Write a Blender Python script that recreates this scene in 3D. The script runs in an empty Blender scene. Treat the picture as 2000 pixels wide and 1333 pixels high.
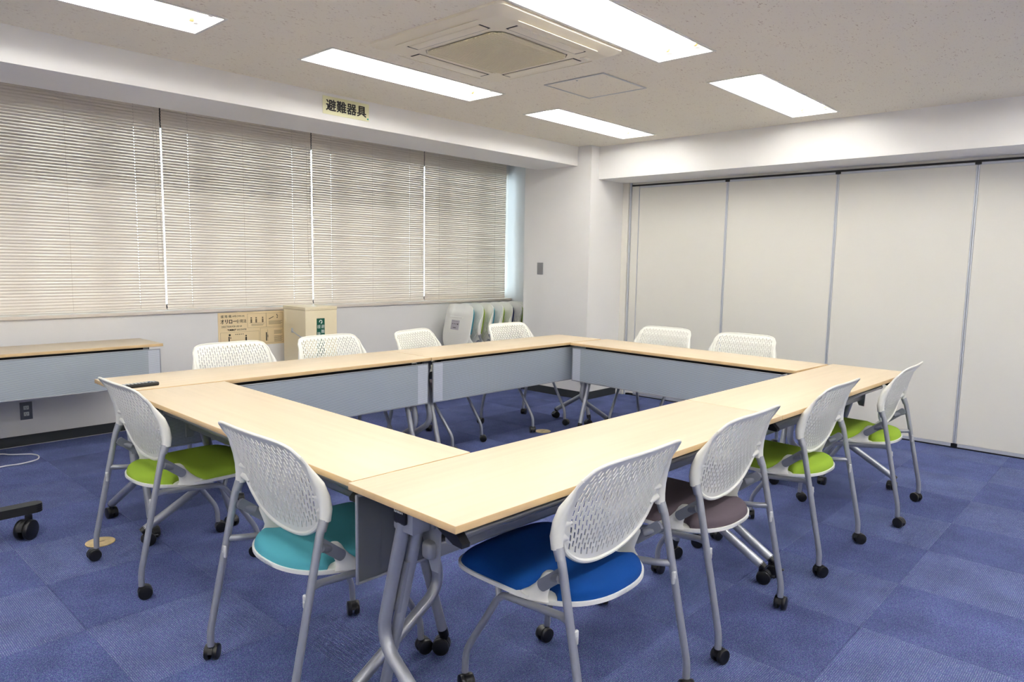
import bpy, bmesh, math, random
from mathutils import Vector, Matrix
random.seed(7)
PI = math.pi
SC = bpy.context.scene
COL = SC.collection

# ------------------------------------------------------------------ camera, world, exposure
CX, CY, CZ = -1.1397, -3.8818, 1.3307
YAW, PITCH, ROLL, FPX = -0.825, -0.1106, 0.0166, 1379.85
def make_camera():
    cyw, syw = math.cos(YAW), math.sin(YAW); cp, sp = math.cos(PITCH), math.sin(PITCH)
    fwd = Vector((-syw*cp, cyw*cp, sp)); right = Vector((cyw, syw, 0)); up = right.cross(fwd)
    cr, sr = math.cos(ROLL), math.sin(ROLL)
    r2 = right*cr + up*sr; u2 = up*cr - right*sr
    cam = bpy.data.cameras.new('camera'); o = bpy.data.objects.new('camera', cam); COL.objects.link(o)
    m = Matrix.Identity(4)
    for i in range(3):
        m[i][0] = r2[i]; m[i][1] = u2[i]; m[i][2] = -fwd[i]
    m.translation = Vector((CX, CY, CZ))
    o.matrix_world = m
    cam.sensor_width = 36; cam.sensor_fit = 'HORIZONTAL'; cam.lens = FPX/2000*36
    cam.clip_start = 0.05; cam.clip_end = 100
    SC.camera = o
make_camera()
SC.view_settings.view_transform = 'Standard'; SC.view_settings.look = 'None'
SC.view_settings.gamma = 1; SC.view_settings.use_curve_mapping = False
SC.view_settings.exposure = 1.17
SC.cycles.use_denoising = True
SC.cycles.max_bounces = 8; SC.cycles.diffuse_bounces = 6; SC.cycles.glossy_bounces = 4
SC.cycles.transparent_max_bounces = 12
SC.cycles.caustics_reflective = False; SC.cycles.caustics_refractive = False
SC.cycles.sample_clamp_indirect = 6
world = bpy.data.worlds.new('World'); SC.world = world; world.use_nodes = True
bgn = world.node_tree.nodes['Background']
bgn.inputs[0].default_value = (0.80, 0.90, 1.0, 1); bgn.inputs[1].default_value = 6.0
sun = bpy.data.lights.new('sun', 'SUN'); sun.energy = 12.0; sun.angle = 0.01; sun.color = (1, 0.97, 0.9)
so = bpy.data.objects.new('sun', sun); COL.objects.link(so)
so.rotation_euler = Vector((0.935, -0.30, -0.34)).to_track_quat('-Z', 'Y').to_euler()
TUBE_STRENGTH = 16.0

# ------------------------------------------------------------------ materials
def lin(c):
    return tuple(((v/255)/12.92 if v/255 <= 0.04045 else (((v/255)+0.055)/1.055)**2.4) for v in c)
def mat(name, rgb, rough=0.5, metal=0.0, spec=0.5, noise=None, bump=None, emit=None):
    m = bpy.data.materials.new(name); m.use_nodes = True
    nt = m.node_tree; b = nt.nodes['Principled BSDF']
    c = lin(rgb)
    b.inputs['Base Color'].default_value = (*c, 1); b.inputs['Roughness'].default_value = rough
    b.inputs['Metallic'].default_value = metal; b.inputs['Specular IOR Level'].default_value = spec
    tc = nt.nodes.new('ShaderNodeTexCoord')
    if noise:      # (scale, amount, stretch)
        sc, am, st = noise
        mp = nt.nodes.new('ShaderNodeMapping'); mp.inputs['Scale'].default_value = st
        n = nt.nodes.new('ShaderNodeTexNoise'); n.inputs['Scale'].default_value = sc; n.inputs['Detail'].default_value = 5
        r = nt.nodes.new('ShaderNodeMapRange'); r.inputs[1].default_value = 0.3; r.inputs[2].default_value = 0.7
        r.inputs[3].default_value = 1-am; r.inputs[4].default_value = 1+am
        mx = nt.nodes.new('ShaderNodeVectorMath'); mx.operation = 'SCALE'; mx.inputs[0].default_value = c
        L = nt.links.new
        L(tc.outputs['Object'], mp.inputs[0]); L(mp.outputs[0], n.inputs['Vector']); L(n.outputs['Fac'], r.inputs[0])
        L(r.outputs[0], mx.inputs['Scale']); L(mx.outputs[0], b.inputs['Base Color'])
    if bump:       # (scale, strength, distance)
        n2 = nt.nodes.new('ShaderNodeTexNoise'); n2.inputs['Scale'].default_value = bump[0]; n2.inputs['Detail'].default_value = 3
        bp = nt.nodes.new('ShaderNodeBump'); bp.inputs['Strength'].default_value = bump[1]; bp.inputs['Distance'].default_value = bump[2]
        nt.links.new(tc.outputs['Object'], n2.inputs['Vector']); nt.links.new(n2.outputs['Fac'], bp.inputs['Height'])
        nt.links.new(bp.outputs[0], b.inputs['Normal'])
    if emit:
        b.inputs['Emission Color'].default_value = (*emit[0], 1); b.inputs['Emission Strength'].default_value = emit[1]
    return m
M = {}
M['wall'] = mat('wall_paint', (237, 236, 234), 0.7, noise=(1.3, 0.012, (1, 1, 1)), bump=(350, 0.12, 0.001))
M['reveal'] = mat('reveal_paint', (224, 226, 226), 0.6)
M['sill'] = mat('sill_beige', (226, 217, 206), 0.4)
M['base'] = mat('baseboard_vinyl', (44, 48, 52), 0.5, noise=(6, 0.15, (1, 1, 1)))
M['frame_dark'] = mat('window_frame_dark', (26, 28, 30), 0.5)
M['panel'] = mat('partition_panel', (222, 220, 212), 0.55, noise=(1.5, 0.012, (1, 1, 1)))
M['alu'] = mat('aluminium', (200, 204, 212), 0.35, metal=0.4)
M['black'] = mat('black_plastic', (16, 17, 19), 0.35)
M['blackmat'] = mat('black_metal', (24, 25, 27), 0.55)
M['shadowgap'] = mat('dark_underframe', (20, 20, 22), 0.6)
M['silver'] = mat('silver_paint', (164, 167, 174), 0.32, metal=0.5, noise=(60, 0.02, (1, 1, 1)))
M['silver2'] = mat('silver_tube', (150, 152, 156), 0.3, metal=0.55)
M['bracket'] = mat('grey_plastic', (120, 124, 136), 0.45)
M['white_pl'] = mat('white_plastic', (230, 230, 222), 0.42)
M['shell'] = mat('seat_shell', (238, 238, 232), 0.3)
M['button'] = mat('leg_button', (196, 198, 198), 0.4)
M['slat'] = mat('blind_slat', (227, 218, 207), 0.55)
M['cord'] = mat('blind_cord', (205, 190, 176), 0.7)
M['cream'] = mat('cream_steel', (236, 223, 190), 0.42)
M['green_lbl'] = mat('green_label', (0, 84, 66), 0.4)
M['poster'] = mat('poster_card', (238, 217, 174), 0.5)
M['ink'] = mat('ink', (30, 28, 26), 0.6)
M['ink2'] = mat('thin_ink', (120, 104, 80), 0.6)
M['whiteink'] = mat('white_ink', (232, 236, 230), 0.6)
M['sign'] = mat('sign_plate', (240, 239, 200), 0.18)
M['teal_ink'] = mat('teal_mark', (20, 160, 150), 0.5)
M['steelplate'] = mat('outlet_plate', (120, 122, 128), 0.4, metal=0.4)
M['switch'] = mat('switch_plate', (132, 133, 136), 0.45)
M['ac'] = mat('ac_body', (238, 230, 208), 0.45)
M['ac2'] = mat('ac_vane', (240, 232, 210), 0.4)
M['acg'] = mat('ac_grille', (232, 224, 194), 0.5)
M['acdark'] = mat('ac_filter', (182, 172, 142), 0.8)
M['lampw'] = mat('lamp_reflector', (240, 240, 238), 0.35)
M['lampf'] = mat('lamp_frame', (226, 226, 218), 0.45)
M['tube'] = mat('lamp_tube', (255, 255, 255), 0.4, emit=((1.0, 0.975, 0.93), TUBE_STRENGTH))
M['tube_end'] = mat('lamp_cap', (235, 205, 130), 0.5)
M['hatch'] = mat('hatch_frame', (190, 192, 194), 0.4, metal=0.5)
M['brass'] = mat('floor_cap', (190, 168, 124), 0.6, noise=(30, 0.2, (1, 1, 1)))
M['cable'] = mat('white_cable', (214, 214, 218), 0.5)
M['sticker'] = mat('sticker', (186, 182, 190), 0.5)
M['teal'] = mat('fabric_teal', (76, 154, 168), 0.9, spec=0.2, bump=(700, 0.5, 0.002))
M['lime'] = mat('fabric_lime', (140, 170, 54), 0.9, spec=0.2, bump=(700, 0.5, 0.002))
M['blue'] = mat('fabric_blue', (4, 62, 134), 0.9, spec=0.2, bump=(700, 0.5, 0.002))
M['grey'] = mat('fabric_grey', (92, 82, 90), 0.9, spec=0.2, bump=(700, 0.5, 0.002))
M['navy'] = mat('fabric_navy', (20, 40, 96), 0.9, spec=0.2)

def ceiling_mat():
    m = mat('ceiling_board', (241, 235, 219), 0.9)
    nt = m.node_tree; b = nt.nodes['Principled BSDF']; L = nt.links.new
    tc = nt.nodes.new('ShaderNodeTexCoord')
    mp = nt.nodes.new('ShaderNodeMapping'); mp.inputs['Scale'].default_value = (1, 2.2, 1)
    L(tc.outputs['Object'], mp.inputs[0])
    n = nt.nodes.new('ShaderNodeTexNoise'); n.inputs['Scale'].default_value = 55; n.inputs['Detail'].default_value = 2
    n2 = nt.nodes.new('ShaderNodeTexNoise'); n2.inputs['Scale'].default_value = 9
    L(mp.outputs[0], n.inputs['Vector']); L(tc.outputs['Object'], n2.inputs['Vector'])
    r = nt.nodes.new('ShaderNodeMapRange'); r.inputs[1].default_value = 0.635; r.inputs[2].default_value = 0.68; r.inputs[3].default_value = 0; r.inputs[4].default_value = 1
    L(n.outputs['Fac'], r.inputs[0])
    r2 = nt.nodes.new('ShaderNodeMapRange'); r2.inputs[1].default_value = 0.42; r2.inputs[2].default_value = 0.6; r2.inputs[3].default_value = 0.15; r2.inputs[4].default_value = 0.8
    L(n2.outputs['Fac'], r2.inputs[0])
    mu = nt.nodes.new('ShaderNodeMath'); mu.operation = 'MULTIPLY'; L(r.outputs[0], mu.inputs[0]); L(r2.outputs[0], mu.inputs[1])
    mx = nt.nodes.new('ShaderNodeMixRGB'); mx.inputs[1].default_value = (*lin((241, 235, 219)), 1); mx.inputs[2].default_value = (*lin((186, 166, 146)), 1)
    L(mu.outputs[0], mx.inputs[0]); L(mx.outputs[0], b.inputs['Base Color'])
    return m
M['ceiling'] = ceiling_mat()

def wood_mat(name, rgb, amt):
    m = mat(name, rgb, 0.42, noise=(3.0, amt, (0.5, 14, 14)))
    m.node_tree.nodes['Principled BSDF'].inputs['Specular IOR Level'].default_value = 0.4
    return m
M['wood'] = wood_mat('maple_laminate', (206, 189, 163), 0.04)
M['edge'] = wood_mat('maple_edge_band', (206, 177, 133), 0.03)

def carpet_mat(name, a, bcol, sc=420):
    m = mat(name, a, 0.95, spec=0.1)
    nt = m.node_tree; b = nt.nodes['Principled BSDF']; L = nt.links.new
    tc = nt.nodes.new('ShaderNodeTexCoord'); oi = nt.nodes.new('ShaderNodeObjectInfo')
    n = nt.nodes.new('ShaderNodeTexNoise'); n.inputs['Scale'].default_value = sc; n.inputs['Detail'].default_value = 2
    n2 = nt.nodes.new('ShaderNodeTexNoise'); n2.inputs['Scale'].default_value = 5
    n3 = nt.nodes.new('ShaderNodeTexNoise'); n3.inputs['Scale'].default_value = sc*0.35
    ad = nt.nodes.new('ShaderNodeVectorMath'); ad.operation = 'ADD'
    L(tc.outputs['Object'], ad.inputs[0]); L(oi.outputs['Location'], ad.inputs[1])
    for q in (n, n2, n3): L(ad.outputs[0], q.inputs['Vector'])
    r = nt.nodes.new('ShaderNodeMapRange'); r.inputs[1].default_value = 0.44; r.inputs[2].default_value = 0.66
    L(n.outputs['Fac'], r.inputs[0])
    mx = nt.nodes.new('ShaderNodeMixRGB'); mx.inputs[1].default_value = (*lin(a), 1); mx.inputs[2].default_value = (*lin(bcol), 1)
    L(r.outputs[0], mx.inputs[0])
    hs = nt.nodes.new('ShaderNodeHueSaturation'); L(mx.outputs[0], hs.inputs['Color'])
    r3 = nt.nodes.new('ShaderNodeMapRange'); r3.inputs[1].default_value = 0.3; r3.inputs[2].default_value = 0.7; r3.inputs[3].default_value = 0.85; r3.inputs[4].default_value = 1.15
    ma = nt.nodes.new('ShaderNodeMath'); ma.operation = 'ADD'
    sb = nt.nodes.new('ShaderNodeMath'); sb.operation = 'MULTIPLY_ADD'; sb.inputs[1].default_value = 0.09; sb.inputs[2].default_value = -0.045
    L(oi.outputs['Random'], sb.inputs[0]); L(n2.outputs['Fac'], r3.inputs[0])
    L(r3.outputs[0], ma.inputs[0]); L(sb.outputs[0], ma.inputs[1]); L(ma.outputs[0], hs.inputs['Value'])
    r4 = nt.nodes.new('ShaderNodeMapRange'); r4.inputs[1].default_value = 0.35; r4.inputs[2].default_value = 0.65; r4.inputs[3].default_value = 0.47; r4.inputs[4].default_value = 0.53
    L(n3.outputs['Fac'], r4.inputs[0]); L(r4.outputs[0], hs.inputs['Hue'])
    L(hs.outputs[0], b.inputs['Base Color'])
    return m
M['carpet'] = carpet_mat('carpet_loop', (60, 70, 117), (114, 124, 166))
M['yarn'] = carpet_mat('carpet_light_yarn', (84, 96, 140), (162, 172, 192), 260)
M['carpet_base'] = mat('carpet_backing', (70, 80, 136), 0.95)

def skirt_mat(name, a, b2):
    m = mat(name, a, 0.42, metal=0.35)
    nt = m.node_tree; b = nt.nodes['Principled BSDF']; L = nt.links.new
    tc = nt.nodes.new('ShaderNodeTexCoord'); sp = nt.nodes.new('ShaderNodeSeparateXYZ'); L(tc.outputs['Object'], sp.inputs[0])
    mu = nt.nodes.new('ShaderNodeMath'); mu.operation = 'MULTIPLY'; mu.inputs[1].default_value = 2*PI/0.0072; L(sp.outputs['Z'], mu.inputs[0])
    s = nt.nodes.new('ShaderNodeMath'); s.operation = 'SINE'; L(mu.outputs[0], s.inputs[0])
    r = nt.nodes.new('ShaderNodeMapRange'); r.inputs[1].default_value = -1; r.inputs[2].default_value = 1; L(s.outputs[0], r.inputs[0])
    mx = nt.nodes.new('ShaderNodeMixRGB'); mx.inputs[1].default_value = (*lin(a), 1); mx.inputs[2].default_value = (*lin(b2), 1)
    L(r.outputs[0], mx.inputs[0]); L(mx.outputs[0], b.inputs['Base Color'])
    bp = nt.nodes.new('ShaderNodeBump'); bp.inputs['Strength'].default_value = 0.35; bp.inputs['Distance'].default_value = 0.001
    L(r.outputs[0], bp.inputs['Height']); L(bp.outputs[0], b.inputs['Normal'])
    return m
M['skirt'] = skirt_mat('modesty_rib', (136, 146, 156), (196, 204, 212))
M['skirt2'] = skirt_mat('modesty_rib_light', (176, 182, 194), (226, 230, 238))
M['skirtback'] = mat('modesty_back', (112, 115, 119), 0.4, metal=0.4)

def glass_mat():
    m = bpy.data.materials.new('window_glass'); m.use_nodes = True; nt = m.node_tree
    nt.nodes.remove(nt.nodes['Principled BSDF'])
    t = nt.nodes.new('ShaderNodeBsdfTransparent'); t.inputs[0].default_value = (0.93, 0.97, 0.97, 1)
    g = nt.nodes.new('ShaderNodeBsdfGlossy'); g.inputs['Roughness'].default_value = 0.02
    f = nt.nodes.new('ShaderNodeFresnel'); f.inputs[0].default_value = 1.5
    mx = nt.nodes.new('ShaderNodeMixShader'); L = nt.links.new
    L(f.outputs[0], mx.inputs[0]); L(t.outputs[0], mx.inputs[1]); L(g.outputs[0], mx.inputs[2]); L(mx.outputs[0], nt.nodes['Material Output'].inputs[0])
    return m
M['glass'] = glass_mat()

# ------------------------------------------------------------------ geometry helpers
class MB:
    """collects polygons; build() links them as one mesh object"""
    def __init__(s): s.v = []; s.f = []; s.mi = []
    def add(s, vs, fs, mi=0, mtx=None):
        o = len(s.v)
        s.v += [tuple(mtx @ Vector(p)) if mtx else tuple(p) for p in vs]
        s.f += [tuple(i+o for i in f) for f in fs]; s.mi += [mi]*len(fs)
        return s
    def box(s, x0, x1, y0, y1, z0, z1, mi=0, mtx=None):
        vs = [(x, y, z) for x in (x0, x1) for y in (y0, y1) for z in (z0, z1)]
        fs = [(0, 1, 3, 2), (4, 6, 7, 5), (0, 4, 5, 1), (2, 3, 7, 6), (0, 2, 6, 4), (1, 5, 7, 3)]
        return s.add(vs, fs, mi, mtx)
    def rbox(s, x0, x1, y0, y1, z0, z1, r=0.003, mi=0, mtx=None, seg=2):
        bm = bmesh.new(); bmesh.ops.create_cube(bm, size=1)
        for v in bm.verts:
            v.co = Vector(((x0+x1)/2+v.co.x*(x1-x0), (y0+y1)/2+v.co.y*(y1-y0), (z0+z1)/2+v.co.z*(z1-z0)))
        bmesh.ops.bevel(bm, geom=bm.edges[:], offset=r, segments=seg, profile=0.5, affect='EDGES')
        bm.verts.index_update()
        vs = [v.co.copy() for v in bm.verts]; fs = [[v.index for v in f.verts] for f in bm.faces]; bm.free()
        return s.add(vs, fs, mi, mtx)
    def tube(s, pts, rad, n=10, mi=0, mtx=None, cap=True, fillet=0.0, fseg=5):
        P = [Vector(p) for p in pts]; R = list(rad) if isinstance(rad, (list, tuple)) else [rad]*len(P)
        if fillet > 0:
            NP = [P[0]]; NR = [R[0]]
            for i in range(1, len(P)-1):
                a, b, c = P[i-1], P[i], P[i+1]
                d1 = (a-b); d2 = (c-b); f = min(fillet, d1.length*0.48, d2.length*0.48)
                p1 = b+d1.normalized()*f; p2 = b+d2.normalized()*f
                for k in range(fseg+1):
                    t = k/fseg; NP.append(p1*(1-t)**2 + b*2*t*(1-t) + p2*t*t); NR.append(R[i])
            NP.append(P[-1]); NR.append(R[-1]); P, R = NP, NR
        T = []
        for i in range(len(P)):
            a = P[max(0, i-1)]; b = P[min(len(P)-1, i+1)]; T.append((b-a).normalized())
        ref = Vector((0, 0, 1)) if abs(T[0].z) < 0.9 else Vector((1, 0, 0))
        u = T[0].cross(ref).normalized(); vs = []
        for i in range(len(P)):
            if i: 
                u = (u - T[i]*u.dot(T[i])).normalized()
            w = T[i].cross(u)
            for k in range(n):
                an = 2*PI*k/n; vs.append(P[i] + (u*math.cos(an)+w*math.sin(an))*R[i])
        fs = [(i*n+k, i*n+(k+1) % n, (i+1)*n+(k+1) % n, (i+1)*n+k) for i in range(len(P)-1) for k in range(n)]
        if cap: fs += [tuple(range(n-1, -1, -1)), tuple((len(P)-1)*n+k for k in range(n))]
        return s.add(vs, fs, mi, mtx)
    def cyl(s, c, axis, r, h, n=16, mi=0, mtx=None, bev=0.0):
        c = Vector(c); a = Vector(axis).normalized()
        if bev: pts = [c-a*h/2, c-a*(h/2-bev*0.3), c-a*(h/2-bev), c+a*(h/2-bev), c+a*(h/2-bev*0.3), c+a*h/2]; rr = [r-bev, r-bev*0.3, r, r, r-bev*0.3, r-bev]
        else: pts = [c-a*h/2, c+a*h/2]; rr = [r, r]
        return s.tube(pts, rr, n, mi, mtx)
    def prism(s, poly, z0, z1, mi=0, mtx=None):
        n = len(poly)
        vs = [(x, y, z0) for x, y in poly] + [(x, y, z1) for x, y in poly]
        fs = [tuple(range(n-1, -1, -1)), tuple(range(n, 2*n))] + [(i, (i+1) % n, n+(i+1) % n, n+i) for i in range(n)]
        return s.add(vs, fs, mi, mtx)
    def mesh(s, name, mats, smooth=True, ang=35):
        me = bpy.data.meshes.new(name); me.from_pydata([tuple(v) for v in s.v], [], s.f)
        for m_ in (mats if isinstance(mats, list) else [mats]): me.materials.append(m_)
        me.polygons.foreach_set('material_index', s.mi)
        bm = bmesh.new(); bm.from_mesh(me); bmesh.ops.recalc_face_normals(bm, faces=bm.faces[:]); bm.to_mesh(me); bm.free()
        if smooth:
            me.polygons.foreach_set('use_smooth', [True]*len(me.polygons)); me.set_sharp_from_angle(angle=math.radians(ang))
        me.update(); return me
    def build(s, name, mats, parent=None, smooth=True, loc=None, ang=35):
        return link(name, s.mesh(name, mats, smooth, ang), parent, loc)
def link(name, me, parent=None, loc=None, rot=None):
    o = bpy.data.objects.new(name, me); COL.objects.link(o)
    if parent: o.parent = parent
    if loc: o.location = loc
    if rot: o.rotation_euler = rot
    return o
def tag(o, label=None, cat=None, group=None, kind=None):
    if label: o['label'] = label
    if cat: o['category'] = cat
    if group: o['group'] = group
    if kind: o['kind'] = kind
    return o
def thing(name, label, cat, loc=(0, 0, 0), rz=0, group=None):
    o = bpy.data.objects.new(name, None); COL.objects.link(o); o.location = loc; o.rotation_euler = (0, 0, rz)
    o.empty_display_size = 0.1
    return tag(o, label, cat, group)
def struct(name, mb, m, parent=None, smooth=False):
    o = mb.build(name, m, parent, smooth)
    if not parent: o['kind'] = 'structure'
    return o
def copy_tree(o, parent=None):
    c = o.copy(); COL.objects.link(c)
    if parent: c.parent = parent
    for ch in o.children: copy_tree(ch, c)
    return c
def text_mesh(body, size, bold=0.0, depth=0.0004, align='CENTER', spacing=1.0):
    c = bpy.data.curves.new('txt', 'FONT'); c.body = body; c.size = size; c.extrude = depth; c.offset = bold
    c.align_x = align; c.align_y = 'CENTER'; c.resolution_u = 3; c.space_character = spacing
    o = bpy.data.objects.new('txt', c); COL.objects.link(o)
    bpy.context.view_layer.update(); dg = bpy.context.evaluated_depsgraph_get()
    me = bpy.data.meshes.new_from_object(o.evaluated_get(dg))
    bpy.data.objects.remove(o); bpy.data.curves.remove(c)
    return me
def add_text(mb, body, size, mtx, bold=0.0, align='CENTER', mi=0, sx=1.0, spacing=1.0, depth=0.0004):
    me = text_mesh(body, size, bold, depth, align, spacing)
    mb.add([(v.co.x*sx, v.co.y, v.co.z) for v in me.vertices], [tuple(p.vertices) for p in me.polygons], mi, mtx)
    bpy.data.meshes.remove(me)

# ------------------------------------------------------------------ room setting
HR = 2.64; H = 2.4464; XP = 4.9414; XC = 4.371; XB = 4.493; YC = 0.2222; YB = 0.3854; YBB = 0.8875; YD = 1.06
ZB = 2.2647; ZPB = 2.1401; YW = 1.9066; XR = 5.085; X0 = -3.2; Y0 = -6.2; YO = 2.2; XW0 = -0.2

struct_floor = struct('floor', MB().box(X0-0.1, 5.3, Y0-0.1, YO, -0.12, -0.006), M['carpet_base'])
def tile_mesh(alongx):
    mb = MB(); n = 80; S = 0.4985; off = -S/2; p = S/n; g = 0.0017
    # rib profile across
    prof = []
    for i in range(n):
        a = off+i*p
        prof += [(a, -0.0016, 1), (a+g, -0.0016, 0), (a+g+0.0002, -0.0003, 0), (a+(p+g)/2, 0.0, 0), (a+p-0.0003, -0.0003, 0)]
    prof.append((off+S, -0.0016, 1))
    vs = []; fs = []; mi = []
    for (t, z, _m) in prof:
        for e in (-S/2, S/2): vs.append((t, e, z) if not alongx else (e, t, z))
    for i in range(len(prof)-1):
        fs.append((2*i, 2*i+1, 2*i+3, 2*i+2)); mi.append(1 if prof[i][2] == 1 else 0)
    mb.v = vs; mb.f = fs; mb.mi = mi
    k = len(vs)
    mb.box(-S/2, S/2, -S/2, S/2, -0.006, -0.0019, 0)
    me = mb.mesh('carpet_tile', [M['carpet'], M['yarn']], smooth=False)
    return me
TA, TB = tile_mesh(True), tile_mesh(False)
ix0, ix1, iy0, iy1 = -6, 11, -11, 5
for i in range(ix0, ix1):
    for j in range(iy0, iy1):
        cx, cy = -0.15+0.5*i, -0.4+0.5*j
        if cx > 5.1 or cy > 2.0 or cx < -2.4 or cy < -4.9: continue
        if cx > 4.0 and cy > 1.6 and cx > 5.0: continue
        o = link('carpet_tile', TA if (i+j) % 2 else TB, struct_floor, (cx, cy, 0))

# ceiling with openings for the recessed lamps
LX = [-0.185, 1.71, 3.6]; LYS = [-0.365, -1.875, -3.68, -5.2]; LHX, LHY = 0.655, 0.162
LAMPS = [(x, y) for x in LX for y in LYS] + [(-2.08, y) for y in LYS]
def ceiling():
    xs = sorted(set([X0-0.1, 5.3] + [round(x+s*LHX, 4) for x, _ in LAMPS for s in (-1, 1)]))
    ys = sorted(set([Y0-0.1, YBB-0.01] + [round(y+s*LHY, 4) for _, y in LAMPS for s in (-1, 1)]))
    holes = [(x, y) for x, y in LAMPS]
    mb = MB()
    for a, b in zip(xs, xs[1:]):
        for c, d in zip(ys, ys[1:]):
            mx_, my_ = (a+b)/2, (c+d)/2
            if any(abs(mx_-x) < LHX-0.01 and abs(my_-y) < LHY-0.01 for x, y in holes): continue
            mb.box(a, b, c, d, H, H+0.012)
    struct('ceiling', mb, M['ceiling'])
    struct('ceiling_window_recess', MB().box(X0-0.1, 5.3, YBB-0.01, YO, HR, HR+0.012), M['wall'])
ceiling()
wl = struct('wall_window_side', MB().box(X0-0.1, XR, YW, YO, -0.1, 0.88), M['wall'])
struct('trim_unseen_sky_block_wall', MB().box(X0-0.1, XW0, YW, YO, 0.88, HR+0.1), M['wall'])  # unseen wall, added in place of another blind to keep sky light out
# wall scuffs come from the paint noise; sill above
struct('trim_sill', MB().rbox(XW0, XR, YW-0.022, YO, 0.881, 0.906, 0.004), M['sill'])
struct('wall_column', MB().box(XC, 5.3, YC, YD, -0.1, HR+0.1), M['wall'])
struct('wall_reveal', MB().box(XR, 5.3, YD, YO, -0.1, HR+0.1), M['reveal'])
struct('ceiling_beam_over_window', MB().box(X0-0.1, XC-0.0005, YB, YBB, ZB, HR+0.1), M['wall'])
struct('ceiling_beam_over_partition', MB().box(XB, 5.3, Y0-0.1, YC-0.0005, ZPB, H+0.1), M['wall'])
struct('wall_camera_side', MB().box(X0-0.1, 5.3, Y0-0.2, Y0, -0.1, H+0.1), M['wall'])
struct('wall_entrance_side', MB().box(X0-0.2, X0, Y0-0.1, YO, -0.1, HR+0.1), M['wall'])
# baseboards
struct('baseboard_window', MB().rbox(X0, XR, YW-0.008, YW-0.0005, 0, 0.072, 0.002), M['base'])
b2 = MB().rbox(XC-0.008, XC-0.0005, YC-0.008, YD, 0, 0.075, 0.002); b2.rbox(XC-0.008, XP-0.06, YC-0.008, YC-0.0005, 0, 0.075, 0.002)
struct('baseboard_column', b2, M['base'])
struct('baseboard_reveal', MB().rbox(XR-0.008, XR-0.0005, YD, YW-0.01, 0, 0.072, 0.002), M['base'])
struct('baseboard_camera', MB().box(X0, 4.94, Y0, Y0+0.008, 0, 0.072), M['base'])
struct('baseboard_entrance', MB().box(X0, X0+0.008, Y0, YW-0.01, 0, 0.072), M['base'])

# windows: dark frames, glass, one per blind bay
GX = [-0.2, 1.115, 2.43, 3.768, 5.08]
for w in range(4):
    a, b = GX[w]+0.0, GX[w+1]
    f = MB()
    y0, y1 = 2.05, 2.10
    f.box(a, b, y0, y1, 0.906, 0.95); f.box(a, b, y0, y1, 2.34, HR+0.05)
    m1 = a + (0.33 if w != 3 else 0.3)
    f.box(m1-0.02, m1+0.02, y0, y1, 0.95, 2.34)
    f.box(a+0.9-0.018, a+0.9+0.018, y0-0.01, y1, 0.95, 2.34)
    win = f.build('window_%d' % (w+1), M['frame_dark'], None, False); win['kind'] = 'structure'
    for (p, q) in ((a+0.005, m1-0.02), (m1+0.02, a+0.882), (a+0.918, b-0.005)):
        MB().box(p, q, y0+0.02, y0+0.026, 0.95, 2.34).build('window_pane', M['glass'], win, False)
    MB().rbox(a+0.87, a+0.90, y0-0.03, y0-0.011, 1.55, 1.62, 0.004).build('window_latch', M['alu'], win, False)

# folding partition
wr = struct('wall_partition', MB().box(5.02, 5.3, Y0-0.1, YC, -0.1, ZPB+0.02), M['panel'])
J = [0.045, -0.8843, -1.8392, -2.8046, -3.77, -4.735, -5.70]
MB().box(XP-0.03, 5.0, 0.152, YC-0.0008, 0.0, ZPB-0.001).build('jamb', M['panel'], wr, False)
MB().box(XP-0.012, 5.0, 0.134, 0.151, 0.0, ZPB-0.002).build('jamb_gap_strip', M['alu'], wr, False)
MB().rbox(XP, 5.0, J[0]+0.006, 0.133, 0.02, 2.105, 0.002).build('end_filler_panel', M['panel'], wr, False)
for i, y in enumerate(J):
    yn = J[i+1] if i+1 < len(J) else Y0
    MB().rbox(XP, 5.0, yn+0.0115, y-0.0115 if i else y-0.003, 0.034, 2.086, 0.002).build('partition_panel', M['panel'], wr, False)
    MB().box(XP-0.001, 5.0, yn+0.0115, y-0.0115 if i else y-0.003, 2.0865, 2.104).build('panel_top_strip', M['alu'], wr, False)
    MB().box(XP-0.004, 5.0, yn+0.004, y-0.004, 0.010, 0.0335).build('panel_bottom_strip', M['alu'], wr, False)
    if i == 0:
        MB().box(XP-0.002, 5.0, y-0.002, y+0.004, 0.034, 2.1).build('joint_strip', M['alu'], wr, False)
    else:
        j = MB(); j.rbox(XP-0.003, 5.0, y-0.011, y-0.001, 0.036, 2.086, 0.0015); j.rbox(XP-0.003, 5.0, y+0.001, y+0.011, 0.036, 2.086, 0.0015)
        j.build('joint_strip', M['alu'], wr, False)
        MB().box(XP-0.008, 5.0, y-0.02, y+0.02, 2.088, 2.112).build('joint_block', M['black'], wr, False)
        MB().box(XP-0.008, 5.0, y-0.021, y+0.021, 0.004, 0.034).build('joint_block', M['black'], wr, False)
MB().box(XP-0.006, 5.0, Y0, 0.13, 2.106, 2.120).build('track_gap', M['black'], wr, False)
MB().box(XP-0.004, 5.0, Y0, 0.133, 0.0, 0.0095).build('floor_seal', M['black'], wr, False)
MB().box(XP+0.005, 5.02, Y0, 0.133, 2.121, ZPB-0.0005).build('head_track', M['panel'], wr, False)

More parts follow.
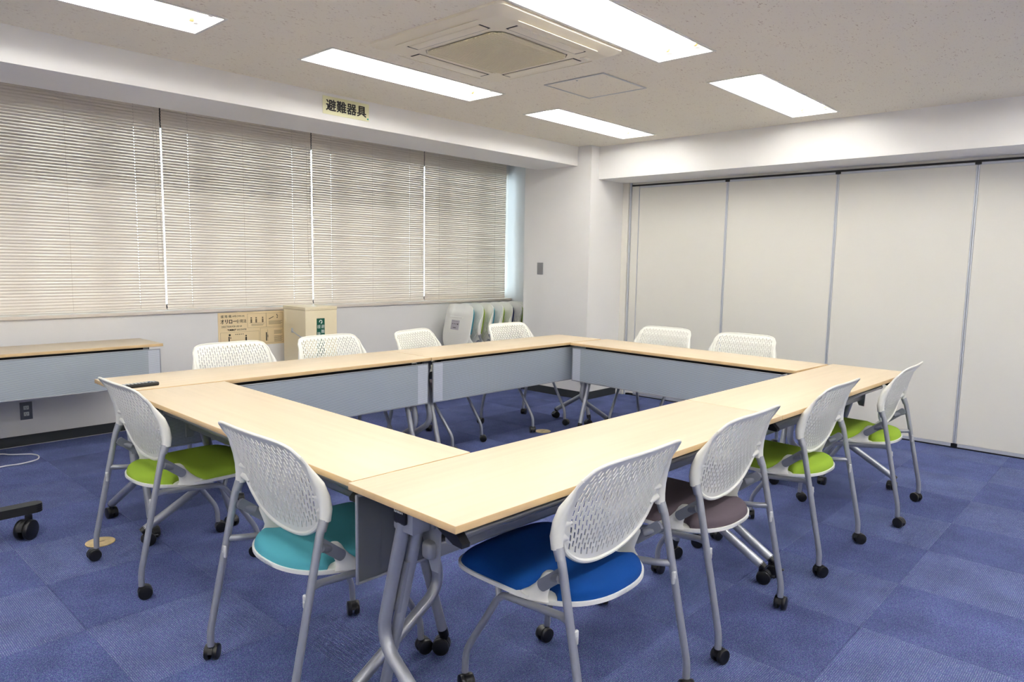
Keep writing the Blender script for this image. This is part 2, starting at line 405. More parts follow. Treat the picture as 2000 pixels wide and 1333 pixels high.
# ------------------------------------------------------------------ blinds
PITCH_S = 0.0216
def slat_mesh(Lb, cords):
    w = 0.0131; tilt = math.radians(71)
    xs = [0.0]
    for c in cords: xs += [c-0.0011, c+0.0011]
    xs.append(Lb)
    prof = []
    for t in (-1, -0.25, 0.2, 0.6, 1):
        a = t*w; b = 0.0032*(1-t*t)
        y = -a*math.cos(tilt) - b*math.sin(tilt); z = -a*math.sin(tilt) + b*math.cos(tilt)   # room edge (t=+1) points down
        prof.append((y, z))
    vs = [(x, y, z) for x in xs for (y, z) in prof]; fs = []
    for i in range(len(xs)-1):
        hole = (i % 2 == 1)
        for k in range(4):
            if hole and k == 1 and i != 3: continue
            fs.append((i*5+k, i*5+k+1, (i+1)*5+k+1, (i+1)*5+k))
    mb = MB(); mb.v = vs; mb.f = fs; mb.mi = [0]*len(fs)
    return mb.mesh('slat', M['slat'], True, 60)
BL = ['beside the wall table', 'above the wall poster', 'above the cream steel box', 'above the row of folded chairs']
LBL = ['venetian blind of beige slats above the wall table, cut off by the frame',
       'venetian blind of beige slats above the tan instruction poster',
       'venetian blind of beige slats just past the cream steel box',
       'venetian blind of beige slats above the folded chairs, bottom slats crooked']
for w in range(4):
    a, b = GX[w]+0.005, GX[w+1]-0.005
    if w == 3: b = 5.02
    Lb = b-a; yb = 1.945
    root = thing('venetian_blind', LBL[w], 'blind', (a, yb, 0.92), 0, 'beige venetian blinds on the window wall')
    cords = [0.2, Lb/2, Lb-0.19]
    sm = slat_mesh(Lb, cords)
    top = HR-0.035; bot = 0.936
    n = int((top-bot)/PITCH_S)
    for k in range(n):
        z = bot+k*PITCH_S - 0.92
        rx = random.gauss(0, 0.003); dz = random.gauss(0, 0.0004); ry = random.gauss(0, 0.0003)
        if w == 3 and k < 3: rx += 0.25*(3-k)/3; ry += 0.004*(3-k)
        link('slat', sm, root, (random.gauss(0, 0.0006), 0, z+dz), (rx, ry, 0))
    MB().rbox(0, Lb, -0.014, 0.014, HR-0.92-0.028, HR-0.92-0.001, 0.002).build('head_rail', M['slat'], root)
    brl = MB().rbox(0, Lb, -0.013, 0.011, -0.006, 0.003, 0.002).build('bottom_rail', M['slat'], root)
    if w == 3: brl.rotation_euler = (0, -0.006, 0)
    for c in cords:
        MB().tube([(c, -0.0125, -0.002), (c+0.001, -0.0128, 0.7), (c, -0.0125, HR-0.93)], 0.0006, 5).build('ladder_cord', M['cord'], root)
    if w in (0, 1, 2, 3):
        xo = Lb-0.055 if w < 3 else Lb-0.012
        zt = HR-0.945; zl = 0.28+0.05*w
        pts = [(xo, -0.02, zt), (xo, -0.022, 0.95), (xo+0.004, -0.023, zl+0.15), (xo+0.008, -0.024, zl+0.02), (xo+0.022, -0.024, zl), (xo+0.034, -0.023, zl+0.05), (xo+0.03, -0.022, 0.8), (xo+0.018, -0.02, zt)]
        MB().tube(pts, 0.0016, 6, fillet=0.02).build('pull_cord', M['slat'], root)

# ------------------------------------------------------------------ ceiling lamps
def make_lamp():
    root = thing('ceiling_light', 'x', 'ceiling light')
    f = MB(); a, b = LHX, LHY
    for (x0, x1, y0, y1) in ((-a-0.012, a+0.012, -b-0.012, -b+0.002), (-a-0.012, a+0.012, b-0.002, b+0.012), (-a-0.012, -a+0.002, -b+0.002, b-0.002), (a-0.002, a+0.012, -b+0.002, b-0.002)):
        f.box(x0, x1, y0, y1, -0.004, 0.0)
    f.build('frame', M['lampf'], root, False)
    r = MB(); d = 0.085
    vs = [(-a+0.002, -b+0.002, 0), (a-0.002, -b+0.002, 0), (a-0.002, b-0.002, 0), (-a+0.002, b-0.002, 0),
          (-a+0.01, -b+0.03, d), (a-0.01, -b+0.03, d), (a-0.01, b-0.03, d), (-a+0.01, b-0.03, d)]
    r.add(vs, [(0, 1, 5, 4), (1, 2, 6, 5), (2, 3, 7, 6), (3, 0, 4, 7), (4, 5, 6, 7)])
    r.build('reflector', M['lampw'], root, False)
    for s in (-1, 1):
        t = MB().tube([(-0.60, s*0.082, 0.042), (0.60, s*0.082, 0.042)], 0.0155, 10).build('fluorescent_tube', M['tube'], root)
        for e in (-1, 1):
            MB().cyl((e*0.6, s*0.082, 0.042), (1, 0, 0), 0.0165, 0.02, 12).build('tube_cap', M['tube_end'], t)
            MB().rbox(e*0.625-0.012, e*0.625+0.012, s*0.082-0.016, s*0.082+0.016, 0.02, 0.083, 0.003).build('lamp_holder', M['lampw'], root)
    return root
LAMP_LBL = {
 (-0.185, -0.365): 'recessed fluorescent ceiling light at the frame corner above the wall table',
 (1.71, -0.365): 'recessed fluorescent ceiling light between the evacuation sign and the air conditioner',
 (3.6, -0.365): 'recessed fluorescent ceiling light close to the column',
 (1.71, -1.875): 'largest recessed fluorescent ceiling light, beside the air conditioner, cut by the top edge',
 (3.6, -1.875): 'recessed fluorescent ceiling light close to the folding partition'}
lamp0 = make_lamp(); used = False
for (x, y) in LAMPS:
    o = lamp0 if not used else copy_tree(lamp0); used = True
    o.location = (x, y, H)
    o['label'] = LAMP_LBL.get((x, y), 'recessed ceiling light %s, %s' % ({-0.365: 'in the row by the window beam', -1.875: 'in the row past the air conditioner', -3.68: 'in the row over the camera', -5.2: 'in the row by the rear wall'}[y], {-2.08: 'beside the entrance wall', -0.185: 'level with the wall table', 1.71: 'level with the air conditioner', 3.6: 'along the partition'}[x]))
    o['group'] = 'recessed ceiling lights'

# ------------------------------------------------------------------ air conditioner
def air_con():
    cx, cy = 1.598, -1.21
    root = thing('air_conditioner', 'square cream ceiling cassette air conditioner with a ribbed olive grille', 'air conditioner', (cx, cy, H))
    A = 0.475
    mb = MB()
    def ring(h, z, c):  # chamfered square ring
        return [(h-c, -h, z), (h, -h+c, z), (h, h-c, z), (h-c, h, z), (-h+c, h, z), (-h, h-c, z), (-h, -h+c, z), (-h+c, -h, z)]
    rs = [ring(A, -0.0002, 0.03), ring(A, -0.012, 0.03), ring(A-0.055, -0.034, 0.02), ring(A-0.075, -0.036, 0.02)]
    g = 0.275
    rs += [ring(g+0.004, -0.036, 0.04), ring(g+0.004, -0.02, 0.04)]
    vs = [p for r in rs for p in r]; fs = []
    for k in range(len(rs)-1):
        for i in range(8): fs.append((k*8+i, k*8+(i+1) % 8, (k+1)*8+(i+1) % 8, (k+1)*8+i))
    mb.add(vs, fs)
    mb.build('panel', M['ac'], root, True, ang=20)
    # grille: fine slats joined, filter behind
    f = MB(); f.prism([(p[0], p[1]) for p in ring(g-0.045, 0, 0.05)], -0.034, -0.030); f.build('filter', M['acdark'], root, False)
    f = MB(); f.prism([(p[0], p[1]) for p in ring(g, 0, 0.04)], -0.0295, -0.0205); f.build('grille_backing', M['ac'], root, False)
    fr = MB(); o_, i_ = ring(g, 0, 0.04), ring(g-0.045, 0, 0.05)
    vs = [(p[0], p[1], -0.0385) for p in o_]+[(p[0], p[1], -0.0435) for p in i_]+[(p[0], p[1], -0.036) for p in i_]+[(p[0], p[1], -0.026) for p in o_]
    fs = []
    for k in range(3):
        for i in range(8): fs.append((k*8+i, k*8+(i+1) % 8, (k+1)*8+(i+1) % 8, (k+1)*8+i))
    fr.add(vs, fs); gr = fr.build('grille_frame', M['acg'], root, True, ang=20)
    s = MB(); n = 46
    for k in range(n):
        y = -g+0.012+(2*g-0.024)*k/(n-1); hw = g-0.004 - max(0, abs(y)-(g-0.045))
        zc = -0.043 if abs(y) < g-0.045 else -0.041
        s.box(-hw, hw, y-0.003, y+0.003, zc-0.002, zc+0.005)
    gs = s.build('grille_slats', M['acg'], root, False); gs['kind'] = 'stuff'
    for q in range(4):
        R = Matrix.Rotation(q*PI/2, 4, 'Z')
        v = MB(); v.rbox(-0.25, 0.25, 0.318, 0.378, -0.0395, -0.0345, 0.002, mtx=R); v.build('louver', M['ac2'], root)
        d = MB(); d.box(-0.262, 0.262, 0.312, 0.317, -0.0368, -0.0358, mtx=R)
        for e in (-1, 1): d.box(e*0.258-0.005, e*0.258+0.005, 0.317, 0.382, -0.0368, -0.0358, mtx=R)
        d.build('louver_gap', M['shadowgap'], root, False)
        e = MB(); e.rbox(-0.3, 0.3, A-0.052, A-0.046, -0.037, -0.034, 0.001, mtx=R); e.build('rim_line', M['ac2'], root)
    MB().rbox(0.33, 0.39, -0.33, -0.29, -0.038, -0.0355, 0.001).build('indicator_panel', M['ac2'], root)
    t = MB()
    for k in range(3): t.cyl((0.345+0.014*k, -0.305, -0.0385), (0, 0, 1), 0.003, 0.001, 8)
    t.build('indicator_lamp', M['whiteink'], root)
air_con()
hr = thing('ceiling_hatch', 'square access hatch with thin metal frame beside the air conditioner', 'ceiling hatch', (2.585, -1.122, H))
f = MB()
for (x0, x1, y0, y1) in ((-.235, .235, -.228, -.216), (-.235, .235, .216, .228), (-.235, -.223, -.216, .216), (.223, .235, -.216, .216)): f.rbox(x0, x1, y0, y1, -0.005, -0.0003, 0.001)
f.build('frame', M['hatch'], hr)
MB().box(-.2225, .2225, -.2155, .2155, -0.0025, -0.0003).build('hatch_board', M['ceiling'], hr, False)
MB().cyl((-0.19, 0, -0.004), (0, 0, 1), 0.006, 0.003, 10).build('hatch_lock', M['hatch'], hr)

# ------------------------------------------------------------------ tables
TH = 0.72
def table_parts():
    D = {}
    L_, W_ = 1.798, 0.449
    t = MB(); t.rbox(0.001, L_, 0.001, W_, TH-0.0205, TH, 0.0025, 0)
    me = t.mesh('tabletop', [M['wood'], M['edge']], True, 30)
    for p in me.polygons:
        if abs(p.normal.z) < 0.5: p.material_index = 1
    D['tabletop'] = me
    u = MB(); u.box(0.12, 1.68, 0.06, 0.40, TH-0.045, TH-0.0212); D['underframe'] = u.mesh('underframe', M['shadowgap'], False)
    b = MB(); b.rbox(0.10, 1.70, 0.215, 0.255, 0.535, 0.585, 0.012, seg=3); D['beam'] = b.mesh('beam', M['silver2'])
    r = MB(); r.tube([(0.10, 0.13, 0.625), (1.70, 0.13, 0.625)], 0.0115, 12)
    for x in (0.10, 1.70): r.cyl((x, 0.13, 0.625), (1, 0, 0), 0.013, 0.02, 12, bev=0.003)
    D['rail'] = r.mesh('rail', M['silver2'])
    # modesty panel: main ribbed sheet, lighter end strips, rounded rims
    s = MB(); s.rbox(0.10, 1.70, 0.436, 0.440, 0.430, 0.676, 0.001)
    me = s.mesh('modesty_panel', [M['skirt'], M['skirtback']], False)
    for p in me.polygons:
        if p.normal.y < -0.5: p.material_index = 1
    D['modesty_panel'] = me
    e = MB(); e.rbox(0.0, 0.08, 0.4355, 0.4405, 0.430, 0.676, 0.001)
    me = e.mesh('panel_end', [M['skirt2'], M['skirtback']], False)
    for p in me.polygons:
        if p.normal.y < -0.5: p.material_index = 1
    D['panel_end'] = me
    k = MB(); k.rbox(0.018, 1.782, 0.433, 0.4425, 0.676, 0.684, 0.003); k.rbox(0.018, 1.782, 0.433, 0.4425, 0.422, 0.430, 0.003)
    for x in (0.018, 1.774): k.rbox(x, x+0.008, 0.433, 0.4425, 0.423, 0.683, 0.003)
    D['panel_rim'] = k.mesh('panel_rim', M['silver'])
    # end frame for the u=0 end (mirrored for the other)
    for nm, sg, x0 in (('a', 1, 0.0), ('b', -1, 1.8)):
        X = lambda u_: x0+sg*u_
        o = MB(); o.tube([(X(0.062), 0.272, 0.655), (X(0.058), 0.375, 0.275), (X(0.046), 0.035, 0.078)], 0.0185, 14, fillet=0.075, fseg=7)
        o.cyl((X(0.062), 0.275, 0.642), (0, 0, 1), 0.0195, 0.012, 14)
        D['outer_leg_'+nm] = o.mesh('leg', M['silver'])
        cp_ = MB(); cp_.tube([(X(0.046), 0.038, 0.080), (X(0.0455), 0.02, 0.069)], [0.0187, 0.016], 14); cp_.cyl((X(0.046), 0.036, 0.062), (0, 0, 1), 0.009, 0.03, 10)
        D['outer_cap_'+nm] = cp_.mesh('leg_cap', M['black'])
        i = MB(); i.tube([(X(0.098), 0.262, 0.62), (X(0.098), 0.418, 0.088)], 0.0165, 14); D['inner_leg_'+nm] = i.mesh('leg', M['silver'])
        cp_ = MB(); cp_.tube([(X(0.098), 0.416, 0.094), (X(0.098), 0.425, 0.066)], [0.0172, 0.0165], 14); cp_.cyl((X(0.098), 0.43, 0.058), (0, 0, 1), 0.008, 0.02, 10)
        D['inner_cap_'+nm] = cp_.mesh('leg_cap', M['black'])
        h = MB(); a, b_ = sorted((X(0.05), X(0.115)))
        h.rbox(a, b_, 0.225, 0.31, 0.615, 0.6985, 0.008)
        h.prism([(0.10, 0.695), (0.30, 0.695), (0.28, 0.60), (0.235, 0.50), (0.205, 0.50), (0.20, 0.62), (0.12, 0.66)], 0, 0.006, mtx=Matrix(((0, 0, 1, X(0.125)-0.003), (1, 0, 0, 0), (0, 1, 0, 0), (0, 0, 0, 1))))
        h.cyl((X(0.122), 0.225, 0.63), (1, 0, 0), 0.012, 0.02, 10)
        h.cyl((X(0.137), 0.22, 0.565), (1, 0, 0), 0.005, 0.006, 8); h.cyl((X(0.137), 0.25, 0.53), (1, 0, 0), 0.005, 0.006, 8)
        h.prism([(0.28, 0.52), (0.30, 0.52), (0.345, 0.37), (0.325, 0.36)], 0, 0.02, mtx=Matrix(((0, 0, 1, X(0.085)-0.01), (1, 0, 0, 0), (0, 1, 0, 0), (0, 0, 0, 1))))
        D['head_'+nm] = h.mesh('hinge_bracket', M['silver'])
        c = MB(); a, b_ = sorted((X(0.040), X(0.052)))
        c.rbox(a, b_, 0.245, 0.298, 0.640, 0.6985, 0.008, seg=3)
        D['cap_'+nm] = c.mesh('head_cap', M['black'])
        tx = MB(); R = Matrix.Translation((X(0.0395), 0.271, 0.674)) @ (Matrix.Rotation(-PI/2, 4, 'Z') if sg > 0 else Matrix.Rotation(PI/2, 4, 'Z')) @ Matrix.Rotation(PI/2, 4, 'X')
        add_text(tx, 'furniture', 0.0105, R, 0.0001); D['text_'+nm] = tx.mesh('lettering', M['whiteink'], False)
        l = MB(); l.prism([(0.10, 0.695), (0.17, 0.695), (0.16, 0.665), (0.085, 0.632), (0.052, 0.630), (0.050, 0.640), (0.075, 0.665)], 0, 0.026, mtx=Matrix(((0, 0, 1, X(0.080)-0.013), (1, 0, 0, 0), (0, 1, 0, 0), (0, 0, 0, 1))))
        D['lever_'+nm] = l.mesh('release_lever', M['black'])
    return D
def caster_meshes(r, w, brake=False):
    h = MB()
    # hood between and over the wheels
    n = 10; pts = [(r*1.02*math.cos(a), r*1.02*math.sin(a)) for a in [PI*(0.02+0.96*k/n) for k in range(n+1)]] + [(-r*0.35, -r*0.2), (r*0.35, -r*0.2)]
    g = w*0.16
    h.prism(pts, -g, g, mtx=Matrix(((1, 0, 0, 0), (0, 0, 1, 0), (0, 1, 0, r), (0, 0, 0, 1))))
    h.cyl((-r*0.45, 0, r*2.05), (0, 0, 1), r*0.33, r*0.5, 10)
    if brake: h.rbox(r*0.7, r*1.5, -w*0.2, w*0.2, r*1.25, r*1.4, 0.002)
    hood = h.mesh('caster_hood', M['black'])
    wm = MB(); wm.cyl((0, 0, 0), (0, 1, 0), r, w*0.38, 20, bev=r*0.16)
    return hood, wm.mesh('wheel', M['black'])
CH, CWH = caster_meshes(0.026, 0.044); TCH, TWH = caster_meshes(0.029, 0.048); TBH, _ = caster_meshes(0.029, 0.048, True); BCH, BWH = caster_meshes(0.047, 0.066)
def caster(parent, x, y, rz, big=0):
    hood, wh, r, w = ((CH, CWH, 0.026, 0.044), (TCH, TWH, 0.029, 0.048), (TBH, TWH, 0.029, 0.048), (BCH, BWH, 0.047, 0.066))[big]
    c = link('caster', hood, parent)
    off = Matrix.Rotation(rz, 4, 'Z') @ Vector((r*0.45, 0, 0))
    c.location = (x+off.x, y+off.y, 0); c.rotation_euler = (0, 0, rz)
    for s in (-1, 1): link('wheel', wh, c, (0, s*w*0.31, r))
    return c
TP = table_parts()
def make_table(label, loc, rz, seed):
    rnd = random.Random(seed)
    root = thing('folding_table', label, 'table', (loc[0], loc[1], 0), rz)
    for k in ('tabletop', 'underframe', 'beam', 'rail'): link(k if k != 'rail' else 'side_rail', TP[k], root)
    mp = link('modesty_panel', TP['modesty_panel'], root)
    link('panel_end', TP['panel_end'], mp, (0.022, 0, 0)); link('panel_end', TP['panel_end'], mp, (1.698, 0, 0)); link('panel_rim', TP['panel_rim'], mp)
    for nm, sg, x0 in (('a', 1, 0.0), ('b', -1, 1.8)):
        l = link('leg', TP['outer_leg_'+nm], root); link('leg_cap', TP['outer_cap_'+nm], l)
        l = link('leg', TP['inner_leg_'+nm], root); link('leg_cap', TP['inner_cap_'+nm], l)
        h = link('hinge_bracket', TP['head_'+nm], root); link('head_cap', TP['cap_'+nm], h); link('lettering', TP['text_'+nm], h)
        link('release_lever', TP['lever_'+nm], root)
        caster(root, x0+sg*0.046, 0.036, rnd.uniform(0, 2*PI), 2)
        caster(root, x0+sg*0.098, 0.43, rnd.uniform(0, 2*PI), 1)
    return root
def RP(ox, oy, t, x, y): return (ox+math.cos(t)*x-math.sin(t)*y, oy+math.sin(t)*x+math.cos(t)*y)
TW, TL, TB_, TF = -0.0157, -0.0174, -0.0633, -0.022
w_ = 0.45
make_table('maple-topped folding table in the row under the blinds, below the poster', RP(0, 0, TW, 1.799, 0), TW+PI, 1)
make_table('maple-topped folding table in the row under the blinds, beside the column', RP(0, 0, TW, 3.6, 0), TW+PI, 2)
make_table('maple-topped folding table with the black remote control lying near its end, teal-seated chair at it', RP(-0.0378, -2.2693, TL, 0, 1.8), TL-PI/2, 3)
make_table('maple-topped folding table parallel to the folding partition', RP(3.0585, -2.308, TB_, w_, 0), TB_+PI/2, 4)
make_table('maple-topped folding table with the blue-seated and grey-seated chairs pushed under it', RP(-0.0541, -2.2699, TF, 0, -w_), TF, 5)
make_table('maple-topped folding table with two lime-seated chairs pushed under it', RP(-0.0541, -2.2699, TF, 1.801, -w_), TF, 6)
make_table('maple-topped folding table standing alone against the wall under the blinds', (0.838, 1.762), PI+0.0, 7)

# ------------------------------------------------------------------ chairs
def interp(tab, z):
    if z <= tab[0][0]: return tab[0][1]
    for (a, va), (b, vb) in zip(tab, tab[1:]):
        if z <= b:
            t = (z-a)/(b-a); t = t*t*(3-2*t)*0.3+t*0.7
            return va+(vb-va)*t
    return tab[-1][1]
SIDE = [(0.48, 0.143), (0.55, 0.135), (0.60, 0.124), (0.65, 0.112), (0.70, 0.098), (0.75, 0.074), (0.79, 0.046), (0.825, 0.018)]
CONC = [(0.48, 0.000), (0.55, 0.010), (0.62, 0.020), (0.70, 0.027), (0.78, 0.020), (0.825, 0.012)]
WID = [(0.48, 0.195), (0.60, 0.222), (0.66, 0.240), (0.72, 0.242), (0.78, 0.232), (0.825, 0.222)]
def back_pt(u, v):
    zb = 0.600-0.112*(max(0, 1-abs(u)**2.3))**0.55
    zt = 0.780+0.042*(max(0, 1-abs(u)**7))**0.4 - 0.004*(1-u*u)*0
    z = zb+(zt-zb)*v
    wz = interp(WID, z)
    wl_ = 0.222 if v < 0.3 else 0.222+(wz-0.222)*min(1, (v-0.3)/0.2)
    wz = wz if z > 0.66 else min(wz, wl_+0.02)
    x = u*wz
    y = interp(SIDE, z)-interp(CONC, z)*(1-u*u)
    return Vector((x, y, z))
def backrest_mesh():
    NC = 29
    us = [-1.0, -0.93]
    cw = 1.84/NC  # perforated band
    u0 = -0.90; cols = []
    pitch = 1.80/NC
    us = [-1.0, -0.95]
    slotcol = {}
    for i in range(NC):
        a = u0+i*pitch+pitch*0.27; b = u0+i*pitch+pitch*0.73
        slotcol[len(us)] = i; us += [a, b]
    us += [0.95, 1.0]
    NR = 9; va, vb = 0.07, 0.94; rp = (vb-va)/NR
    vs_ = [0.0, 0.03]
    base = []
    for r in range(NR):
        for q in (0.0, 0.22, 0.5, 0.72): base.append(va+(r+q)*rp)
    vs_ += base+[vb, 0.965, 1.0]
    vi = {}
    for k, v in enumerate(vs_): vi[round(v, 6)] = k
    P = [[back_pt(u, v) for v in vs_] for u in us]
    nu, nv = len(us), len(vs_)
    dead = set()
    for c, i in slotcol.items():
        for k in range(nv-1):
            v0, v1 = vs_[k], vs_[k+1]
            if v0 < va-1e-6 or v1 > vb+1e-6: continue
            ph = ((v0+v1)/2-va)/rp
            if i % 2: ph += 0.5
            fr = ph % 1.0
            if fr < 0.72 and not (i % 2 and ((v0+v1)/2 < va+0.22*rp)): dead.add((c, k))
    # long closing slots at the bottom of the bowl
    th = 0.0032
    # normals
    N = [[None]*nv for _ in range(nu)]
    for a in range(nu):
        for b in range(nv):
            du = P[min(a+1, nu-1)][b]-P[max(a-1, 0)][b]; dv = P[a][min(b+1, nv-1)]-P[a][max(b-1, 0)]
            n = du.cross(dv)
            N[a][b] = n.normalized() if n.length > 1e-9 else Vector((0, -1, 0))
    mb = MB()
    for a in range(nu):
        for b in range(nv):
            e = 1.0+ (1.0 if (a in (0, nu-1) or b in (0, nv-1)) else 0)
            mb.v.append(tuple(P[a][b]+N[a][b]*th/2))
    off = len(mb.v)
    for a in range(nu):
        for b in range(nv): mb.v.append(tuple(P[a][b]-N[a][b]*th/2))
    I = lambda a, b: a*nv+b
    alive = lambda a, b: 0 <= a < nu-1 and 0 <= b < nv-1 and (a, b) not in dead
    for a in range(nu-1):
        for b in range(nv-1):
            if not alive(a, b): continue
            q = (I(a, b), I(a+1, b), I(a+1, b+1), I(a, b+1))
            mb.f.append(q); mb.f.append(tuple(off+i for i in reversed(q)))
            for (na, nb, e0, e1) in ((a-1, b, (a, b), (a, b+1)), (a+1, b, (a+1, b), (a+1, b+1)), (a, b-1, (a, b), (a+1, b)), (a, b+1, (a, b+1), (a+1, b+1))):
                if not alive(na, nb):
                    i0, i1 = I(*e0), I(*e1); mb.f.append((i0, i1, off+i1, off+i0))
    mb.mi = [0]*len(mb.f)
    # rolled rim round the outline
    out = [back_pt(-1, v) for v in [k/8 for k in range(9)]]
    rim = [back_pt(-1+2*k/36, 1.0) for k in range(37)]
    bot = [back_pt(-1+2*k/36, 0.0) for k in range(37)]
    mb.tube(rim, 0.0048, 8); mb.tube(bot, [0.0075]*37, 8)
    for s in (-1, 1):
        mb.tube([back_pt(s, k/10) for k in range(11)], 0.0055, 8)
        # socket that takes the leg tube and fades into the side of the panel
        mb.tube([(s*0.2545, 0.1145, 0.588), (s*0.254, 0.118, 0.62), (s*0.251, 0.114, 0.655), (s*0.246, 0.102, 0.695), (s*0.240, 0.086, 0.725), (s*0.234, 0.068, 0.76)], [0.0165, 0.0185, 0.018, 0.0155, 0.0105, 0.004], 12)
        mb.tube([(s*0.249, 0.120, 0.612), (s*0.23, 0.120, 0.612), (s*0.205, 0.122, 0.60)], [0.014, 0.0135, 0.006], 10)
        mb.tube([(s*0.249, 0.114, 0.65), (s*0.225, 0.112, 0.65), (s*0.2, 0.108, 0.648)], [0.014, 0.010, 0.003], 10)
    me = mb.mesh('backrest', M['white_pl'], True, 40)
    return me
YM, YR, YF = 0.30, 0.062, 0.575
def seat_hw(y, W=0.235, m=0.0):
    if y < YM: return (W-m)*max(0, 1-((YM-y)/(YM-YR-m))**2.5)**(1/2.4)
    return (W-m)*max(0, 1-((y-YM)/(YF-YM-m))**6)**(1/5)
def pad_mesh(m_):
    mb = MB(); ny, ns = 40, 22; m = 0.006; y0, y1 = YR+m, YF-m
    ys = [y0+(y1-y0)*(0.5-0.5*math.cos(PI*k/ny)) for k in range(ny+1)]
    grid = []
    for y in ys:
        hw = seat_hw(y, 0.235, m)
        # notch where the white ears of the shell come up
        d = abs(y-0.215)
        hw -= 0.058*max(0, 1-(d/0.055)**2)**0.8 if d < 0.055 else 0
        hw = max(hw, 0.001)
        ty = (y-y0)/(y1-y0)
        endf = max(0, 1-abs(2*ty-1)**9)**0.5
        row = []
        for k in range(ns+1):
            s = math.sin(-PI/2+PI*k/ns)
            h = 0.034*max(0, 1-abs(s)**7)**0.5*endf
            cr = 0.010*(1-s*s) - 0.008*math.exp(-((y-0.26)/0.10)**2)*(1-s*s) - 0.012*max(0, (y-0.47)/0.1)**2
            row.append((s*hw, y, 0.411+h+cr*endf))
        grid.append(row)
    vs = [p for r in grid for p in r]; n1 = ns+1
    fs = [(i*n1+k, i*n1+k+1, (i+1)*n1+k+1, (i+1)*n1+k) for i in range(ny) for k in range(ns)]
    mb.add(vs, fs); 
    vb = [(x, y, 0.408) for (x, y, z) in vs]; mb.add(vb, [tuple(reversed(f)) for f in fs])
    return mb.mesh('seat_cushion', m_, True, 75)
def shell_mesh():
    mb = MB(); ny, ns = 36, 18
    ys = [YR+(YF-YR)*(0.5-0.5*math.cos(PI*k/ny)) for k in range(ny+1)]
    top = []; bot = []
    for y in ys:
        hw = max(seat_hw(y), 0.001)
        for k in range(ns+1):
            s = math.sin(-PI/2+PI*k/ns)
            zt = 0.411; 
            d = 0.012 + 0.028*max(0, 1-s**4)*min(1, max(0, (y-YR)/0.08))*min(1, max(0, (YF-y)/0.1))
            top.append((s*hw, y, zt)); bot.append((s*hw, y, zt-d))
    n1 = ns+1; fs = [(i*n1+k, i*n1+k+1, (i+1)*n1+k+1, (i+1)*n1+k) for i in range(ny) for k in range(ns)]
    o = len(top); vs = top+bot
    F = fs+[tuple(o+i for i in reversed(f)) for f in fs]
    for i in range(ny):
        for k in (0, ns): F.append((i*n1+k, (i+1)*n1+k, o+(i+1)*n1+k, o+i*n1+k))
    mb.add(vs, F)
    # ears
    for s in (-1, 1):
        secs = [(0.222, 0.24, 0.400, 0.010, 0.075), (0.217, 0.225, 0.416, 0.012, 0.052), (0.212, 0.210, 0.432, 0.012, 0.036), (0.210, 0.196, 0.450, 0.012, 0.028), (0.212, 0.184, 0.470, 0.012, 0.022), (0.214, 0.175, 0.488, 0.012, 0.019), (0.215, 0.170, 0.498, 0.009, 0.012)]
        vs = []; n = 12
        for (x, y, z, rx, ry) in secs:
            for k in range(n):
                a = 2*PI*k/n; vs.append((s*x+rx*math.cos(a), y+ry*math.sin(a), z-0.15*ry*math.sin(a)))
        F = [(i*n+k, i*n+(k+1) % n, (i+1)*n+(k+1) % n, (i+1)*n+k) for i in range(len(secs)-1) for k in range(n)]
        F += [tuple(range(n)), tuple((len(secs)-1)*n+k for k in range(n))]
        mb.add(vs, F)
    return mb.mesh('seat_shell', M['shell'], True, 50)
CM = {'back': backrest_mesh(), 'shell': shell_mesh()}
for c in ('teal', 'lime', 'blue', 'grey', 'navy'): CM[c] = pad_mesh(M[c])
for nm, s in (('l', -1), ('r', 1)):
    m_ = MB(); m_.tube([(s*0.260, 0.0, 0.052), (s*0.260, 0.0, 0.100), (s*0.2565, 0.098, 0.565), (s*0.2545, 0.1145, 0.60)], [0.0115, 0.0115, 0.0122, 0.0125], 12, fillet=0.03)
    m_.tube([(s*0.2562, 0.1005, 0.562), (s*0.2550, 0.1115, 0.592)], [0.0142, 0.0150], 12)
    CM['rear_'+nm] = m_.mesh('rear_leg', M['silver'])
    f = MB(); f.tube([(s*0.2565, 0.068, 0.405), (s*0.240, 0.10, 0.402), (s*0.215, 0.352, 0.370), (s*0.200, 0.512, 0.125), (s*0.200, 0.515, 0.052)], 0.0108, 12, fillet=0.035)
    f.tube([(s*0.214, 0.36, 0.360), (s*0.205, 0.375, 0.395), (s*0.185, 0.36, 0.412)], 0.0092, 10, fillet=0.02)
    CM['front_'+nm] = f.mesh('front_leg', M['silver'])
    b = MB(); P = Vector((s*0.238, 0.105, 0.520)); Q = Vector((s*0.232, 0.178, 0.462))
    d = (Q-P).normalized(); up = Vector((1, 0, 0)).cross(d)
    poly = []
    for k in range(9): a = -PI/2+PI*k/8; poly.append(((Q-P).length+0.017*math.cos(a), 0.017*math.sin(a)))
    for k in range(5): a = PI/2+PI*k/4; poly.append((0.010*math.cos(a), 0.017*math.sin(a)))
    mt = Matrix(((d.x, up.x, 1, P.x), (d.y, up.y, 0, P.y), (d.z, up.z, 0, P.z), (0, 0, 0, 1)))
    b.prism(poly, -0.006, 0.006, mtx=mt)
    b.tube([(s*0.256, 0.098, 0.512), (s*0.225, 0.15, 0.488)], [0.013, 0.012], 10)
    CM['bracket_'+nm] = b.mesh('pivot_bracket', M['bracket'], True, 40)
    u = MB(); u.rbox(s*0.2575-0.0088-s*0.009, s*0.2575+0.0088-s*0.009, 0.046, 0.056, 0.345, 0.386, 0.004, seg=3); u.cyl((s*0.2485, 0.0455, 0.366), (0, 1, 0.0), 0.004, 0.003, 8)
    CM['button_'+nm] = u.mesh('leg_button', M['button'])
